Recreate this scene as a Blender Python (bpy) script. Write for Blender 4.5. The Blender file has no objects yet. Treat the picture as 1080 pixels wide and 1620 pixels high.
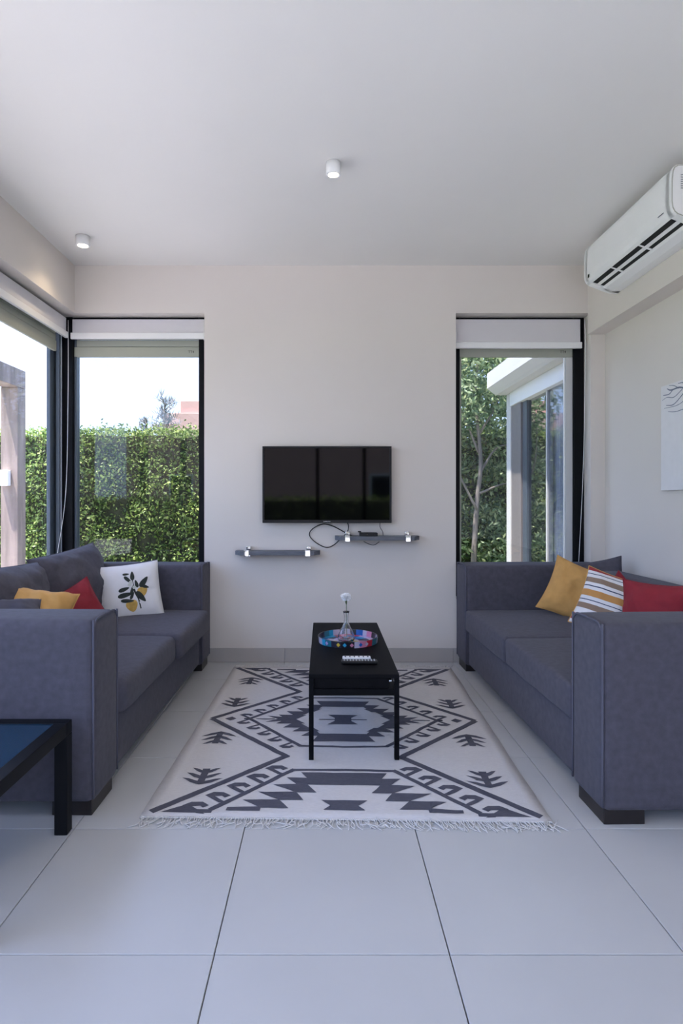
import bpy, bmesh, math, random
from mathutils import Vector, Matrix, noise
from mathutils.geometry import tessellate_polygon
R = math.radians
random.seed(7)
scene = bpy.context.scene
COL = scene.collection

# ------------------------------------------------------------------ camera
CAM_H = 1.16
cd = bpy.data.cameras.new('camera'); cam = bpy.data.objects.new('camera', cd); COL.objects.link(cam)
cam.location = (0, 0, CAM_H); cam.rotation_euler = (R(90), 0, 0)
cd.sensor_fit = 'HORIZONTAL'; cd.sensor_width = 36.0; cd.lens = 976 / 1080 * 36
cd.shift_x = 28 / 1080; cd.shift_y = -20 / 1080
cd.clip_start = 0.05; cd.clip_end = 300
scene.camera = cam

# ------------------------------------------------------------------ sky, sun, exposure
w = bpy.data.worlds.new('sky'); scene.world = w; w.use_nodes = True
nt = w.node_tree; nt.nodes.clear()
out = nt.nodes.new('ShaderNodeOutputWorld'); bg = nt.nodes.new('ShaderNodeBackground')
tc = nt.nodes.new('ShaderNodeTexCoord'); sep = nt.nodes.new('ShaderNodeSeparateXYZ')
rmp = nt.nodes.new('ShaderNodeValToRGB')
nt.links.new(tc.outputs['Generated'], sep.inputs[0]); nt.links.new(sep.outputs['Z'], rmp.inputs[0])
rmp.color_ramp.elements[0].position = 0.0; rmp.color_ramp.elements[0].color = (0.52, 0.69, 1.0, 1)
rmp.color_ramp.elements[1].position = 0.75; rmp.color_ramp.elements[1].color = (0.34, 0.50, 1.0, 1)
e = rmp.color_ramp.elements.new(0.22); e.color = (0.49, 0.65, 1.0, 1)
nt.links.new(rmp.outputs[0], bg.inputs['Color']); bg.inputs['Strength'].default_value = 2.9
nt.links.new(bg.outputs[0], out.inputs[0])

sl = bpy.data.lights.new('sun', 'SUN'); sun = bpy.data.objects.new('sun', sl); COL.objects.link(sun)
sl.energy = 17.0; sl.angle = R(0.8); sl.color = (1.0, 0.95, 0.89)
sd = Vector((-0.22, -0.13, 0.966)).normalized()          # towards the sun
sun.rotation_euler = sd.to_track_quat('Z', 'Y').to_euler(); sun.location = (-6, -4, 14)

scene.view_settings.view_transform = 'Standard'; scene.view_settings.look = 'None'
scene.view_settings.gamma = 1.0; scene.view_settings.use_curve_mapping = False
scene.view_settings.exposure = 0.74
scene.cycles.use_denoising = True
scene.cycles.max_bounces = 14; scene.cycles.diffuse_bounces = 8; scene.cycles.transparent_max_bounces = 24
scene.cycles.sample_clamp_indirect = 6.0

# ------------------------------------------------------------------ materials
def srgb(r, g, b):
    f = lambda c: (c/255/12.92) if c/255 <= .04045 else ((c/255+.055)/1.055)**2.4
    return (f(r), f(g), f(b), 1)
MATS = {}
def mat(name, color, rough=.6, metal=0, spec=.5, var=0.0, vscale=8, bump=0.0, bscale=60, bstretch=None, coat=0, sheen=0, vstretch=None, emit=None, estr=0):
    if name in MATS: return MATS[name]
    m = bpy.data.materials.new(name); m.use_nodes = True; MATS[name] = m
    n = m.node_tree.nodes; l = m.node_tree.links; b = n['Principled BSDF']
    b.inputs['Base Color'].default_value = color if len(color) == 4 else (*color, 1)
    b.inputs['Roughness'].default_value = rough; b.inputs['Metallic'].default_value = metal
    b.inputs['Specular IOR Level'].default_value = spec
    b.inputs['Coat Weight'].default_value = coat; b.inputs['Sheen Weight'].default_value = sheen
    if emit:
        b.inputs['Emission Color'].default_value = (*emit, 1); b.inputs['Emission Strength'].default_value = estr
    t = n.new('ShaderNodeTexCoord')
    if var or True:
        mp = n.new('ShaderNodeMapping'); l.new(t.outputs['Object'], mp.inputs[0])
        if vstretch: mp.inputs['Scale'].default_value = vstretch
        nz = n.new('ShaderNodeTexNoise'); nz.inputs['Scale'].default_value = vscale; nz.inputs['Detail'].default_value = 5
        l.new(mp.outputs[0], nz.inputs['Vector'])
        mr = n.new('ShaderNodeMapRange'); l.new(nz.outputs['Fac'], mr.inputs[0])
        mr.inputs[1].default_value = .3; mr.inputs[2].default_value = .7
        v = max(var, .01)
        mr.inputs[3].default_value = 1 - v; mr.inputs[4].default_value = 1 + v
        mx = n.new('ShaderNodeMix'); mx.data_type = 'RGBA'; mx.blend_type = 'MULTIPLY'; mx.inputs[0].default_value = 1
        mx.inputs[6].default_value = b.inputs['Base Color'].default_value
        l.new(mr.outputs[0], mx.inputs[7]); l.new(mx.outputs[2], b.inputs['Base Color'])
    if bump:
        mp2 = n.new('ShaderNodeMapping'); l.new(t.outputs['Object'], mp2.inputs[0])
        if bstretch: mp2.inputs['Scale'].default_value = bstretch
        nb = n.new('ShaderNodeTexNoise'); nb.inputs['Scale'].default_value = bscale; nb.inputs['Detail'].default_value = 3
        l.new(mp2.outputs[0], nb.inputs['Vector'])
        bp = n.new('ShaderNodeBump'); bp.inputs['Strength'].default_value = bump; bp.inputs['Distance'].default_value = .01
        l.new(nb.outputs['Fac'], bp.inputs['Height']); l.new(bp.outputs[0], b.inputs['Normal'])
    return m

def glass_pane(name, tint, refl=1.0):
    m = bpy.data.materials.new(name); m.use_nodes = True; MATS[name] = m
    n = m.node_tree.nodes; l = m.node_tree.links; n.clear()
    o = n.new('ShaderNodeOutputMaterial'); mx = n.new('ShaderNodeMixShader')
    tr = n.new('ShaderNodeBsdfTransparent'); tr.inputs[0].default_value = (*tint, 1)
    gl = n.new('ShaderNodeBsdfGlossy'); gl.inputs['Roughness'].default_value = 0.01
    lw = n.new('ShaderNodeLayerWeight'); lw.inputs[0].default_value = .5      # facing: 1 - |cos|, same from both sides
    pw = n.new('ShaderNodeMath'); pw.operation = 'POWER'; pw.inputs[1].default_value = 5
    fr = n.new('ShaderNodeMath'); fr.operation = 'MULTIPLY_ADD'; fr.inputs[1].default_value = .96; fr.inputs[2].default_value = .04
    l.new(lw.outputs['Facing'], pw.inputs[0]); l.new(pw.outputs[0], fr.inputs[0])
    ma = n.new('ShaderNodeMath'); ma.operation = 'MULTIPLY'; ma.inputs[1].default_value = refl; ma.use_clamp = True
    l.new(fr.outputs[0], ma.inputs[0]); l.new(ma.outputs[0], mx.inputs[0])
    l.new(tr.outputs[0], mx.inputs[1]); l.new(gl.outputs[0], mx.inputs[2]); l.new(mx.outputs[0], o.inputs[0])
    return m

def leaf_mat(name, c1, c2, c3, trans=.35, rough=.45):
    m = bpy.data.materials.new(name); m.use_nodes = True; MATS[name] = m
    n = m.node_tree.nodes; l = m.node_tree.links; b = n['Principled BSDF']; o = n['Material Output']
    g = n.new('ShaderNodeNewGeometry'); r = n.new('ShaderNodeValToRGB')
    r.color_ramp.elements[0].color = (*c1, 1); r.color_ramp.elements[1].color = (*c3, 1)
    e = r.color_ramp.elements.new(.55); e.color = (*c2, 1)
    l.new(g.outputs['Random Per Island'], r.inputs[0]); l.new(r.outputs[0], b.inputs['Base Color'])
    b.inputs['Roughness'].default_value = rough
    t = n.new('ShaderNodeBsdfTranslucent'); l.new(r.outputs[0], t.inputs[0])
    mx = n.new('ShaderNodeMixShader'); mx.inputs[0].default_value = trans
    l.new(b.outputs[0], mx.inputs[1]); l.new(t.outputs[0], mx.inputs[2]); l.new(mx.outputs[0], o.inputs[0])
    return m

M_wall = mat('wall_paint', (.665, .615, .565), .75, var=.015, vscale=2, bump=.03, bscale=140)
M_ceil = mat('ceiling_paint', (.75, .735, .70), .8, var=.01, vscale=2, bump=.02, bscale=120)
M_tile = mat('porcelain_tile', (.50, .495, .49), .34, spec=.5, var=.035, vscale=1.6, bump=.015, bscale=90)
M_grout = mat('grout', (.16, .15, .14), .9)
M_skirt = mat('skirting_tile', (.40, .37, .345), .4, var=.04, vscale=5)
M_black = mat('black_aluminium', (.005, .0055, .007), .45, spec=.12)
M_slate = mat('slate_aluminium', (.075, .095, .12), .35)
M_white = mat('white_aluminium', (.78, .78, .77), .4)
M_sash = mat('pale_grey_aluminium', (.50, .51, .51), .45)
M_shut = mat('shutter_aluminium', (.34, .35, .29), .5, var=.04, vscale=3)
M_cream = mat('cream_aluminium', (.72, .71, .64), .5)
M_greige = mat('greige_aluminium', (.20, .18, .175), .5)
M_blind = mat('blind_fabric', (.62, .60, .61), .8, bump=.05, bscale=500)
M_fab = mat('slate_fabric', (.080, .076, .094), .95, spec=.1, var=.12, vscale=35, bump=.18, bscale=420, sheen=.08)
M_pipe = mat('piping_fabric', (.10, .098, .125), .9, spec=.2)
M_foot = mat('dark_wood', (.012, .008, .008), .4)
M_mustard = mat('mustard_cotton', (.55, .30, .09), .85, var=.05, vscale=30, bump=.1, bscale=400)
M_red = mat('red_cotton', (.24, .012, .022), .85, var=.06, vscale=30, bump=.1, bscale=400)
M_wcot = mat('white_cotton', (.72, .70, .70), .85, var=.02, vscale=20, bump=.08, bscale=300)
M_blackwood = mat('black_stained_wood', (.004, .004, .005), .55, spec=.08, var=.25, vscale=30, vstretch=(1, .06, 1), bump=.08, bscale=60, bstretch=(1, .05, 1))
M_navy = mat('navy_glass_top', (.004, .03, .065), .12, coat=.5)
M_chrome = mat('polished_chrome', (.75, .75, .76), .12, metal=1)
M_slab = mat('grey_shelf_board', (.10, .11, .13), .5, var=.25, vscale=60, vstretch=(.2, 1, 1))
M_plast = mat('black_plastic', (.006, .006, .007), .35, spec=.25)
M_screen = mat('tv_screen', (.0008, .0008, .001), .04, spec=.25)
M_acw = mat('white_abs_plastic', (.80, .80, .79), .35)
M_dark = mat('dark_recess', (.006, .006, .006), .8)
M_rug = mat('cream_wool', (.64, .615, .61), .95, spec=.1, var=.06, vscale=60, vstretch=(1, 6, 1), bump=.35, bscale=260, bstretch=(1, 4, 1))
M_rugd = mat('charcoal_wool', (.10, .10, .125), .95, spec=.1, var=.14, vscale=70, vstretch=(1, 6, 1), bump=.35, bscale=260, bstretch=(1, 4, 1))
M_fringe = mat('fringe_cotton', (.66, .64, .62), .95)
M_grass = mat('lawn', (.06, .12, .025), .95, var=.35, vscale=9, bump=.4, bscale=60)
M_pave = mat('terrace_paving', (.36, .35, .35), .8, var=.08, vscale=3)
M_bark = mat('pale_bark', (.23, .20, .175), .9, var=.25, vscale=20, vstretch=(1, 1, .2), bump=.5, bscale=30)
M_pink = mat('pink_render', (.70, .42, .36), .9, var=.05, vscale=1.5)
M_render = mat('white_render', (.60, .59, .56), .85, var=.03, vscale=3)
M_postwood = mat('weathered_timber', (.25, .195, .17), .85, var=.3, vscale=14, vstretch=(1, 1, .1), bump=.3, bscale=40, bstretch=(1, 1, .1))
M_gtint = glass_pane('window_glass', (.67, .67, .67), .9)
M_gside = glass_pane('side_window_glass', (.91, .91, .92), .8)
M_gmirror = glass_pane('reflective_door_glass', (.62, .65, .68), 3.0)
M_gclear = glass_pane('clear_door_glass', (.88, .90, .93), 1.3)
M_curt = mat('grey_curtain', (.46, .50, .58), .9, var=.1, vscale=20, vstretch=(1, 1, .08))
M_hedge = leaf_mat('hedge_leaf', (.055, .10, .022), (.17, .27, .05), (.52, .60, .19))
M_hcore = mat('shaded_hedge_twigs', (.040, .042, .020), .95, var=.5, vscale=18, bump=.6, bscale=30)
M_tleaf = leaf_mat('tree_leaf', (.055, .10, .05), (.21, .31, .15), (.58, .64, .34))
M_palm = leaf_mat('dry_frond', (.12, .12, .12), (.22, .21, .20), (.32, .30, .28))
M_petal = mat('white_petal', (.82, .82, .82), .7)
M_stem = mat('green_stem', (.06, .10, .03), .6)

# ------------------------------------------------------------------ builders
def wloc(p):
    v = Vector((0, 0, 0))
    while p is not None:
        v += Vector(p.location); p = p.parent
    return v
def tag(o, label=None, cat=None, group=None, kind=None):
    if label: o['label'] = label
    if cat: o['category'] = cat
    if group: o['group'] = group
    if kind: o['kind'] = kind
    return o
def thing(name, label, cat, loc, rz=0, group=None):
    o = bpy.data.objects.new(name, None); COL.objects.link(o)
    o.empty_display_size = .1; o.location = loc; o.rotation_euler = (0, 0, rz)
    return tag(o, label, cat, group)
def mobj(name, verts, faces, m, parent=None, smooth=False, local=False, fm=None, wn=False, pivot=None):
    vs = [Vector(v) for v in verts]
    o_loc = Vector((0, 0, 0))
    if parent is not None:
        if not local:
            d = wloc(parent); vs = [v - d for v in vs]
    else:
        if pivot is None:
            xs = [v.x for v in vs]; ys = [v.y for v in vs]; zs = [v.z for v in vs]
            pivot = Vector(((min(xs)+max(xs))/2, (min(ys)+max(ys))/2, min(zs)))
        o_loc = Vector(pivot); vs = [v - o_loc for v in vs]
    me = bpy.data.meshes.new(name); me.from_pydata([tuple(v) for v in vs], [], faces)
    for mm in (m if isinstance(m, (list, tuple)) else [m]): me.materials.append(mm)
    if fm: me.polygons.foreach_set('material_index', fm)
    if smooth: me.polygons.foreach_set('use_smooth', [True]*len(me.polygons))
    me.update()
    o = bpy.data.objects.new(name, me); COL.objects.link(o); o.location = o_loc
    if parent is not None: o.parent = parent
    if wn:
        o.modifiers.new('wn', 'WEIGHTED_NORMAL')
    return o
def boxdata(x0, x1, y0, y1, z0, z1):
    v = [(x0,y0,z0),(x1,y0,z0),(x1,y1,z0),(x0,y1,z0),(x0,y0,z1),(x1,y0,z1),(x1,y1,z1),(x0,y1,z1)]
    f = [(0,3,2,1),(4,5,6,7),(0,1,5,4),(1,2,6,5),(2,3,7,6),(3,0,4,7)]
    return v, f
def join(*parts):
    V, F = [], []
    for v, f in parts:
        o = len(V); V += list(v); F += [tuple(i+o for i in q) for q in f]
    return V, F
def bevdata(x0, x1, y0, y1, z0, z1, b, seg=2):
    v, f = boxdata(x0, x1, y0, y1, z0, z1)
    bm = bmesh.new(); bv = [bm.verts.new(p) for p in v]
    for q in f: bm.faces.new([bv[i] for i in q])
    bmesh.ops.bevel(bm, geom=bm.edges[:], offset=b, segments=seg, profile=.5, affect='EDGES')
    bm.verts.index_update()
    V = [tuple(p.co) for p in bm.verts]; F = [tuple(p.index for p in q.verts) for q in bm.faces]
    bm.free(); return V, F
def box(name, x0, x1, y0, y1, z0, z1, m, parent=None, b=0, seg=2, local=False):
    if b:
        v, f = bevdata(x0, x1, y0, y1, z0, z1, b, seg)
        return mobj(name, v, f, m, parent, smooth=True, local=local, wn=True)
    v, f = boxdata(x0, x1, y0, y1, z0, z1)
    return mobj(name, v, f, m, parent, local=local)
def boxes(name, lst, m, parent=None):
    v, f = join(*[boxdata(*q) for q in lst]); return mobj(name, v, f, m, parent)
def struct(o): o['kind'] = 'structure'; return o
def tubedata(pts, r, seg=6, cap=True):
    pts = [Vector(p) for p in pts]; n = len(pts)
    rs = r if isinstance(r, (list, tuple)) else [r]*n
    V, F = [], []; up = None
    for i, p in enumerate(pts):
        t = (pts[min(i+1, n-1)] - pts[max(i-1, 0)])
        if t.length < 1e-9: t = Vector((0, 0, 1))
        t.normalize()
        if up is None:
            up = Vector((0, 0, 1)) if abs(t.z) < .9 else Vector((1, 0, 0))
        s = t.cross(up)
        if s.length < 1e-6: s = t.orthogonal()
        s.normalize(); up = s.cross(t).normalized()
        for k in range(seg):
            a = 2*math.pi*k/seg
            V.append(tuple(p + (s*math.cos(a) + up*math.sin(a))*rs[i]))
    for i in range(n-1):
        for k in range(seg):
            F.append((i*seg+k, i*seg+(k+1) % seg, (i+1)*seg+(k+1) % seg, (i+1)*seg+k))
    if cap:
        F.append(tuple(range(seg-1, -1, -1))); F.append(tuple((n-1)*seg+k for k in range(seg)))
    return V, F
def tube(name, pts, r, m, parent=None, seg=8, local=False):
    v, f = tubedata(pts, r, seg); return mobj(name, v, f, m, parent, smooth=True, local=local)
def spline(pts, n=8):
    P = [Vector(p) for p in pts]; P = [P[0]*2-P[1]] + P + [P[-1]*2-P[-2]]; o = []
    for i in range(1, len(P)-2):
        for k in range(n):
            t = k/n; a, b, c, d = P[i-1], P[i], P[i+1], P[i+2]
            o.append(.5*((2*b)+(c-a)*t+(2*a-5*b+4*c-d)*t*t+(3*b-a-3*c+d)*t**3))
    o.append(P[-2]); return o
def lathe(name, prof, m, parent, c, seg=40, local=False):
    V, F = [], []; n = len(prof)
    for r, z in prof:
        for k in range(seg):
            a = 2*math.pi*k/seg; V.append((c[0]+r*math.cos(a), c[1]+r*math.sin(a), c[2]+z))
    for i in range(n-1):
        for k in range(seg):
            F.append((i*seg+k, i*seg+(k+1) % seg, (i+1)*seg+(k+1) % seg, (i+1)*seg+k))
    F.append(tuple(range(seg-1, -1, -1))); F.append(tuple((n-1)*seg+k for k in range(seg)))
    return mobj(name, V, F, m, parent, smooth=True, local=local)
def softbox(name, x0, x1, y0, y1, z0, z1, m, parent, r=.03, crown=(0, 0, 0), nz=.0, local=True, seed=0, bottom_flat=False):
    """rounded box of fabric: rounded edges, gentle swell of each face, faint unevenness"""
    c = Vector(((x0+x1)/2, (y0+y1)/2, (z0+z1)/2)); h = Vector(((x1-x0)/2, (y1-y0)/2, (z1-z0)/2))
    r = min(r, h.x*.99, h.y*.99, h.z*.99)
    def coords(hh):
        e = [-hh + r*(1-math.cos(k*math.pi/8)) * 1.0 for k in range(4)]
        inner = max(3, int((2*hh-2*r)/.07)); mid = [-hh+r + (2*hh-2*r)*k/inner for k in range(inner+1)]
        return e + mid + [-q for q in reversed(e)]
    cs = [coords(h.x), coords(h.y), coords(h.z)]
    idx = {}; V = []; F = []
    def vert(i, j, k):
        key = (i, j, k)
        if key in idx: return idx[key]
        p = Vector((cs[0][i], cs[1][j], cs[2][k]))
        q = Vector([max(-(h[a]-r), min(h[a]-r, p[a])) for a in range(3)])
        d = p - q
        if d.length > 1e-9: p = q + d.normalized()*r
        u = [p[a]/h[a] for a in range(3)]
        for a in range(3):
            b_, c_ = (a+1) % 3, (a+2) % 3
            if crown[a]: p[a] += math.copysign(crown[a]*max(0, 1-u[b_]**2)*max(0, 1-u[c_]**2)*abs(u[a])**3, u[a])
        if nz:
            p += d.normalized()*nz*noise.noise((p+c)*5+Vector((seed*3.1, 0, 0))) if d.length > 1e-9 else Vector((0, 0, 0))
        idx[key] = len(V); V.append(c+p); return idx[key]
    N = [len(q)-1 for q in cs]
    for a in range(3):
        b_, c_ = (a+1) % 3, (a+2) % 3
        for side in (0, N[a]):
            for i in range(N[b_]):
                for j in range(N[c_]):
                    q = []
                    for (ii, jj) in ((i, j), (i+1, j), (i+1, j+1), (i, j+1)):
                        key = [0, 0, 0]; key[a] = side; key[b_] = ii; key[c_] = jj; q.append(vert(*key))
                    F.append(tuple(q) if side else tuple(reversed(q)))
    return mobj(name, V, F, m, parent, smooth=True, local=local)
def text_mesh(name, s, size, m, parent, mtx, depth=.0004):
    cu = bpy.data.curves.new(name, 'FONT'); cu.body = s; cu.size = size; cu.extrude = depth
    cu.align_x = 'CENTER'; cu.align_y = 'CENTER'
    t = bpy.data.objects.new(name+'_tmp', cu); COL.objects.link(t)
    dg = bpy.context.evaluated_depsgraph_get(); me = bpy.data.meshes.new_from_object(t.evaluated_get(dg))
    bpy.data.objects.remove(t); bpy.data.curves.remove(cu)
    me.transform(mtx); me.materials.clear(); me.materials.append(m)
    vs = [v.co.copy() for v in me.vertices]; fs = [tuple(p.vertices) for p in me.polygons]
    bpy.data.meshes.remove(me)
    return mobj(name, vs, fs, m, parent)

# ------------------------------------------------------------------ room shell
XL, XR, XB, YB, ZC, YR = -1.778, 2.008, 1.884, 4.405, 2.83, -1.6
WT = .245                                   # wall thickness
ZH, ZS = 2.49, .45                          # window head and sill
OL, OR0, OR1 = -.853, .943, 1.905           # jambs of the two back windows
YL0 = -1.1                                   # near jamb of the left window
floor = struct(boxes('floor', [(XL-WT, XR+WT, YR-WT, YB+WT, -.16, -.009)], M_grout))
GX = [-.279 + .6*k for k in range(-3, 5)]; GY = [2.172 + .6*k for k in range(-7, 5)]
tile_cache = {}
def tile_piece(parent, x0, x1, y0, y1, z0, z1, m, nm, bev=.0012):
    key = (nm, round(x1-x0, 4), round(y1-y0, 4), round(z1-z0, 4))
    if key not in tile_cache:
        v, f = bevdata(-(x1-x0)/2, (x1-x0)/2, -(y1-y0)/2, (y1-y0)/2, -(z1-z0)/2, (z1-z0)/2, bev, 1)
        me = bpy.data.meshes.new(nm); me.from_pydata(v, [], f); me.materials.append(m); tile_cache[key] = me
    o = bpy.data.objects.new(nm, tile_cache[key]); COL.objects.link(o); o.parent = parent
    o.location = Vector(((x0+x1)/2, (y0+y1)/2, (z0+z1)/2)) - wloc(parent)
    return o
xe = [XL] + [x for x in GX if XL+.01 < x < XR-.01] + [XR]; ye = [YR] + [y for y in GY if YR+.01 < y < YB-.01] + [YB]
for i in range(len(xe)-1):
    for j in range(len(ye)-1):
        tile_piece(floor, xe[i]+.0016, xe[i+1]-.0016, ye[j]+.0016, ye[j+1]-.0016, -.0095, 0, M_tile, 'floor_tile')
ceiling = struct(boxes('ceiling', [(XL-WT-.5, XR+WT, YR-WT-.5, YB+WT+.05, ZC, ZC+.22)], M_ceil))  # unseen left and rear overhang, sized to keep direct sun out
wall_back = struct(boxes('wall_back', [
    (OL, OR0, YB, YB+WT, 0, ZC), (OR1, XR+WT, YB, YB+WT, 0, ZC),
    (XL-WT, OL, YB, YB+WT, ZH, ZC), (OR0, OR1, YB, YB+WT, ZH, ZC),
    (XL-WT, OL, YB, YB+WT, 0, ZS), (OR0, OR1, YB, YB+WT, 0, ZS)], M_wall))
wall_left = struct(boxes('wall_left', [
    (XL-WT, XL, YL0, YB, ZH, ZC), (XL-WT, XL, YL0, YB, 0, ZS), (XL-WT, XL, YR-WT, YL0, 0, ZC)], M_wall))
wall_right = struct(boxes('wall_right', [
    (XR, XR+WT, YR-WT, YB, 0, ZC), (XB, XR, YR, YB, 2.338, ZC)], M_wall))
wall_rear = struct(boxes('wall_rear', [
    (XL, XR, YR-WT, YR, 2.6, ZC), (XL, XL+.03, YR-WT, YR, 0, 2.6), (XR-.03, XR, YR-WT, YR, 0, 2.6)], M_wall))
# skirting of cut floor tile
def skirting(name, lo, hi, axis, at):
    v, f = boxdata(*( (lo, hi, at-.004, at, .001, .099) if axis == 'x' else (at-.004, at, lo, hi, .001, .099)))
    bb = struct(mobj(name, v, f, M_grout))
    edges = [lo] + [g for g in (GX if axis == 'x' else GY) if lo+.02 < g < hi-.02] + [hi]
    for i in range(len(edges)-1):
        a, b_ = edges[i]+.001, edges[i+1]-.001
        if axis == 'x': tile_piece(bb, a, b_, at-.012, at-.002, .001, .1, M_skirt, 'skirting_tile')
        else: tile_piece(bb, at-.012, at-.002, a, b_, .001, .1, M_skirt, 'skirting_tile')
skirting('baseboard_back', XL, XR-.012, 'x', YB)
skirting('baseboard_right', YR, YB, 'y', XR)

# ------------------------------------------------------------------ windows
YG = YB+.155                                  # glass plane of back windows
XGL = XL-.155                                 # glass plane of left window
# window_1: back wall, left (with the corner post)
w1 = struct(thing('window_1', None, None, ((XL+OL)/2, YG, ZS)))
box('corner_post', XGL-.03, XL-.055, YG-.06, YG+.06, ZS, ZH, M_black, w1, .004)
box('frame_jamb', OL-.062, OL-.001, YG-.045, YG+.045, ZS, ZH, M_black, w1, .004)
box('frame_sill', XL-.055, OL-.062, YG-.045, YG+.045, ZS, ZS+.06, M_black, w1, .004)
box('frame_head', XL-.055, OL-.062, YG-.045, YG+.045, ZH-.06, ZH, M_black, w1, .004)
box('sash_stile', XL-.054, XL-.036, YG-.03, YG+.03, ZS+.06, ZH-.06, M_slate, w1, .003)
box('pane', XL-.05, OL-.05, YG-.004, YG+.004, ZS+.05, ZH-.05, M_gtint, w1)
# window_2: back wall, right
w2 = struct(thing('window_2', None, None, ((OR0+OR1)/2, YG, ZS)))
box('frame_jamb', OR0+.001, OR0+.052, YG-.045, YG+.045, ZS, ZH, M_black, w2, .004)
box('frame_jamb', OR1-.078, OR1-.001, YG-.045, YG+.045, ZS, ZH, M_black, w2, .004)
box('frame_sill', OR0+.052, OR1-.078, YG-.045, YG+.045, ZS, ZS+.06, M_black, w2, .004)
box('frame_head', OR0+.052, OR1-.078, YG-.045, YG+.045, ZH-.06, ZH, M_black, w2, .004)
box('pane', OR0+.045, OR1-.07, YG-.004, YG+.004, ZS+.05, ZH-.05, M_gtint, w2)
box('sash_stile', OR0+.053, OR0+.066, YG-.032, YG-.006, ZS+.06, 2.204, M_shut, w2, .002)
box('sash_stile', OR1-.131, OR1-.079, YG-.032, YG-.006, ZS+.06, 2.204, M_sash, w2, .003)
box('glazing_bead', OR1-.139, OR1-.131, YG-.024, YG-.006, ZS+.06, 2.204, M_white, w2, .002)
# window_3: left wall; unseen near end lengthened and left unglazed for more daylight
w3 = struct(thing('window_3', None, None, (XGL, (YL0+YB)/2, ZS)))
box('frame_sill', XGL-.045, XGL+.045, YL0, YG-.06, ZS, ZS+.06, M_black, w3, .004)
box('frame_head', XGL-.045, XGL+.045, YL0, YG-.06, ZH-.06, ZH, M_black, w3, .004)
box('frame_jamb', XGL-.045, XGL+.045, YL0, YL0+.06, ZS+.06, ZH-.06, M_black, w3, .004)
box('sash_stile', XGL-.04, XGL+.03, .55, .64, ZS+.06, ZH-.06, M_slate, w3, .004)
box('sash_stile', XGL-.04, XGL-.012, YG-.17, YG-.065, ZS+.06, ZH-.06, M_slate, w3, .004)
box('sash_stile', XGL+.0, XGL+.03, YG-.115, YG-.062, ZS+.06, ZH-.06, M_slate, w3, .004)
box('sash_stile', XGL-.04, XGL+.03, 2.42, 2.52, ZS+.06, ZH-.06, M_slate, w3, .004)
box('pane', XGL-.028, XGL-.02, 2.5, YG-.16, ZS+.05, ZH-.05, M_gside, w3)
# shutter curtain ends showing below the window heads
def shutter(parent, axis, lo, hi, at, z0, z1, n=3):
    hgt = (z1-z0-.075)/n
    for k in range(n):
        a, b_ = z0+.075+k*hgt+.0015, z0+.075+(k+1)*hgt-.0015
        q = (lo, hi, at, at+.016, a, b_) if axis == 'x' else (at-.016, at, lo, hi, a, b_)
        box('shutter_slat', *q, M_shut, parent, .003, 1)
    q = (lo, hi, at-.005, at+.018, z0, z0+.074) if axis == 'x' else (at-.018, at+.005, lo, hi, z0, z0+.074)
    return box('shutter_bottom_rail', *q, M_shut, parent, .003, 1)
shutter(w1, 'x', XL-.054, OL-.063, YG-.026, 2.205, ZH-.061)
shutter(w2, 'x', OR0+.053, OR1-.079, YG-.026, 2.205, ZH-.061)
shutter(w3, 'y', YL0+.061, YG-.172, XGL+.028, 2.215, ZH-.061)
for wi, xx in ((w1, OL-.12), (w2, OR1-.15)):
    text_mesh('shutter_marking', 'TT4', .026, M_dark, wi, Matrix.Translation((xx, YG-.0315, 2.242)) @ Matrix.Rotation(R(90), 4, 'X'))

# rear sliding doors, panes left out so more daylight enters
d1 = struct(thing('door_1', None, None, (0, YR-.1, 0)))
for xx in (XL+.03, -.105, .68, XR-.03):
    x_ = max(XL+.031, min(xx-.03, XR-.091)); box('door_stile', x_, x_+.06, YR-.15, YR-.06, .0, 2.6, M_black, d1, .004)
box('door_head', XL+.03, XR-.03, YR-.15, YR-.06, 2.55, 2.6, M_black, d1, .004)

# ------------------------------------------------------------------ outside
ground = struct(boxes('ground', [(-60, 60, -60, 70, -.32, -.165)], M_grass))
terrace = struct(boxes('terrace', [(-9, 9, -9.5, YR-WT, -.165, -.03), (-6.5, XL-WT, YR-WT, 7.3, -.165, -.05), (XL-WT, 2.0, YB+WT, 6.9, -.165, -.05)], M_pave))  # unseen rear and left paving, spread wide to bounce sunlight indoors

def leaves(pts, size, jitter=.4, aspect=.5, nrm=None):
    """one folded leaf (two quads) at each point"""
    V, F = [], []
    for p in pts:
        a = Vector((random.gauss(0, 1), random.gauss(0, 1), random.gauss(0, 1)+.2)).normalized()
        if nrm is not None: a = (a*.8+Vector(nrm)*random.random()).normalized()
        t = a.orthogonal().normalized(); t = Matrix.Rotation(random.random()*6.283, 3, a) @ t; s = a.cross(t)
        L = size*random.uniform(1-jitter, 1+jitter); W = L*aspect*.5; i = len(V)
        p = Vector(p)
        V += [p, p+t*L*.45+s*W+a*W*.35, p+t*L, p+t*L*.45-s*W+a*W*.35]
        F += [(i, i+1, i+2), (i, i+2, i+3)]
    return V, F
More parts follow.
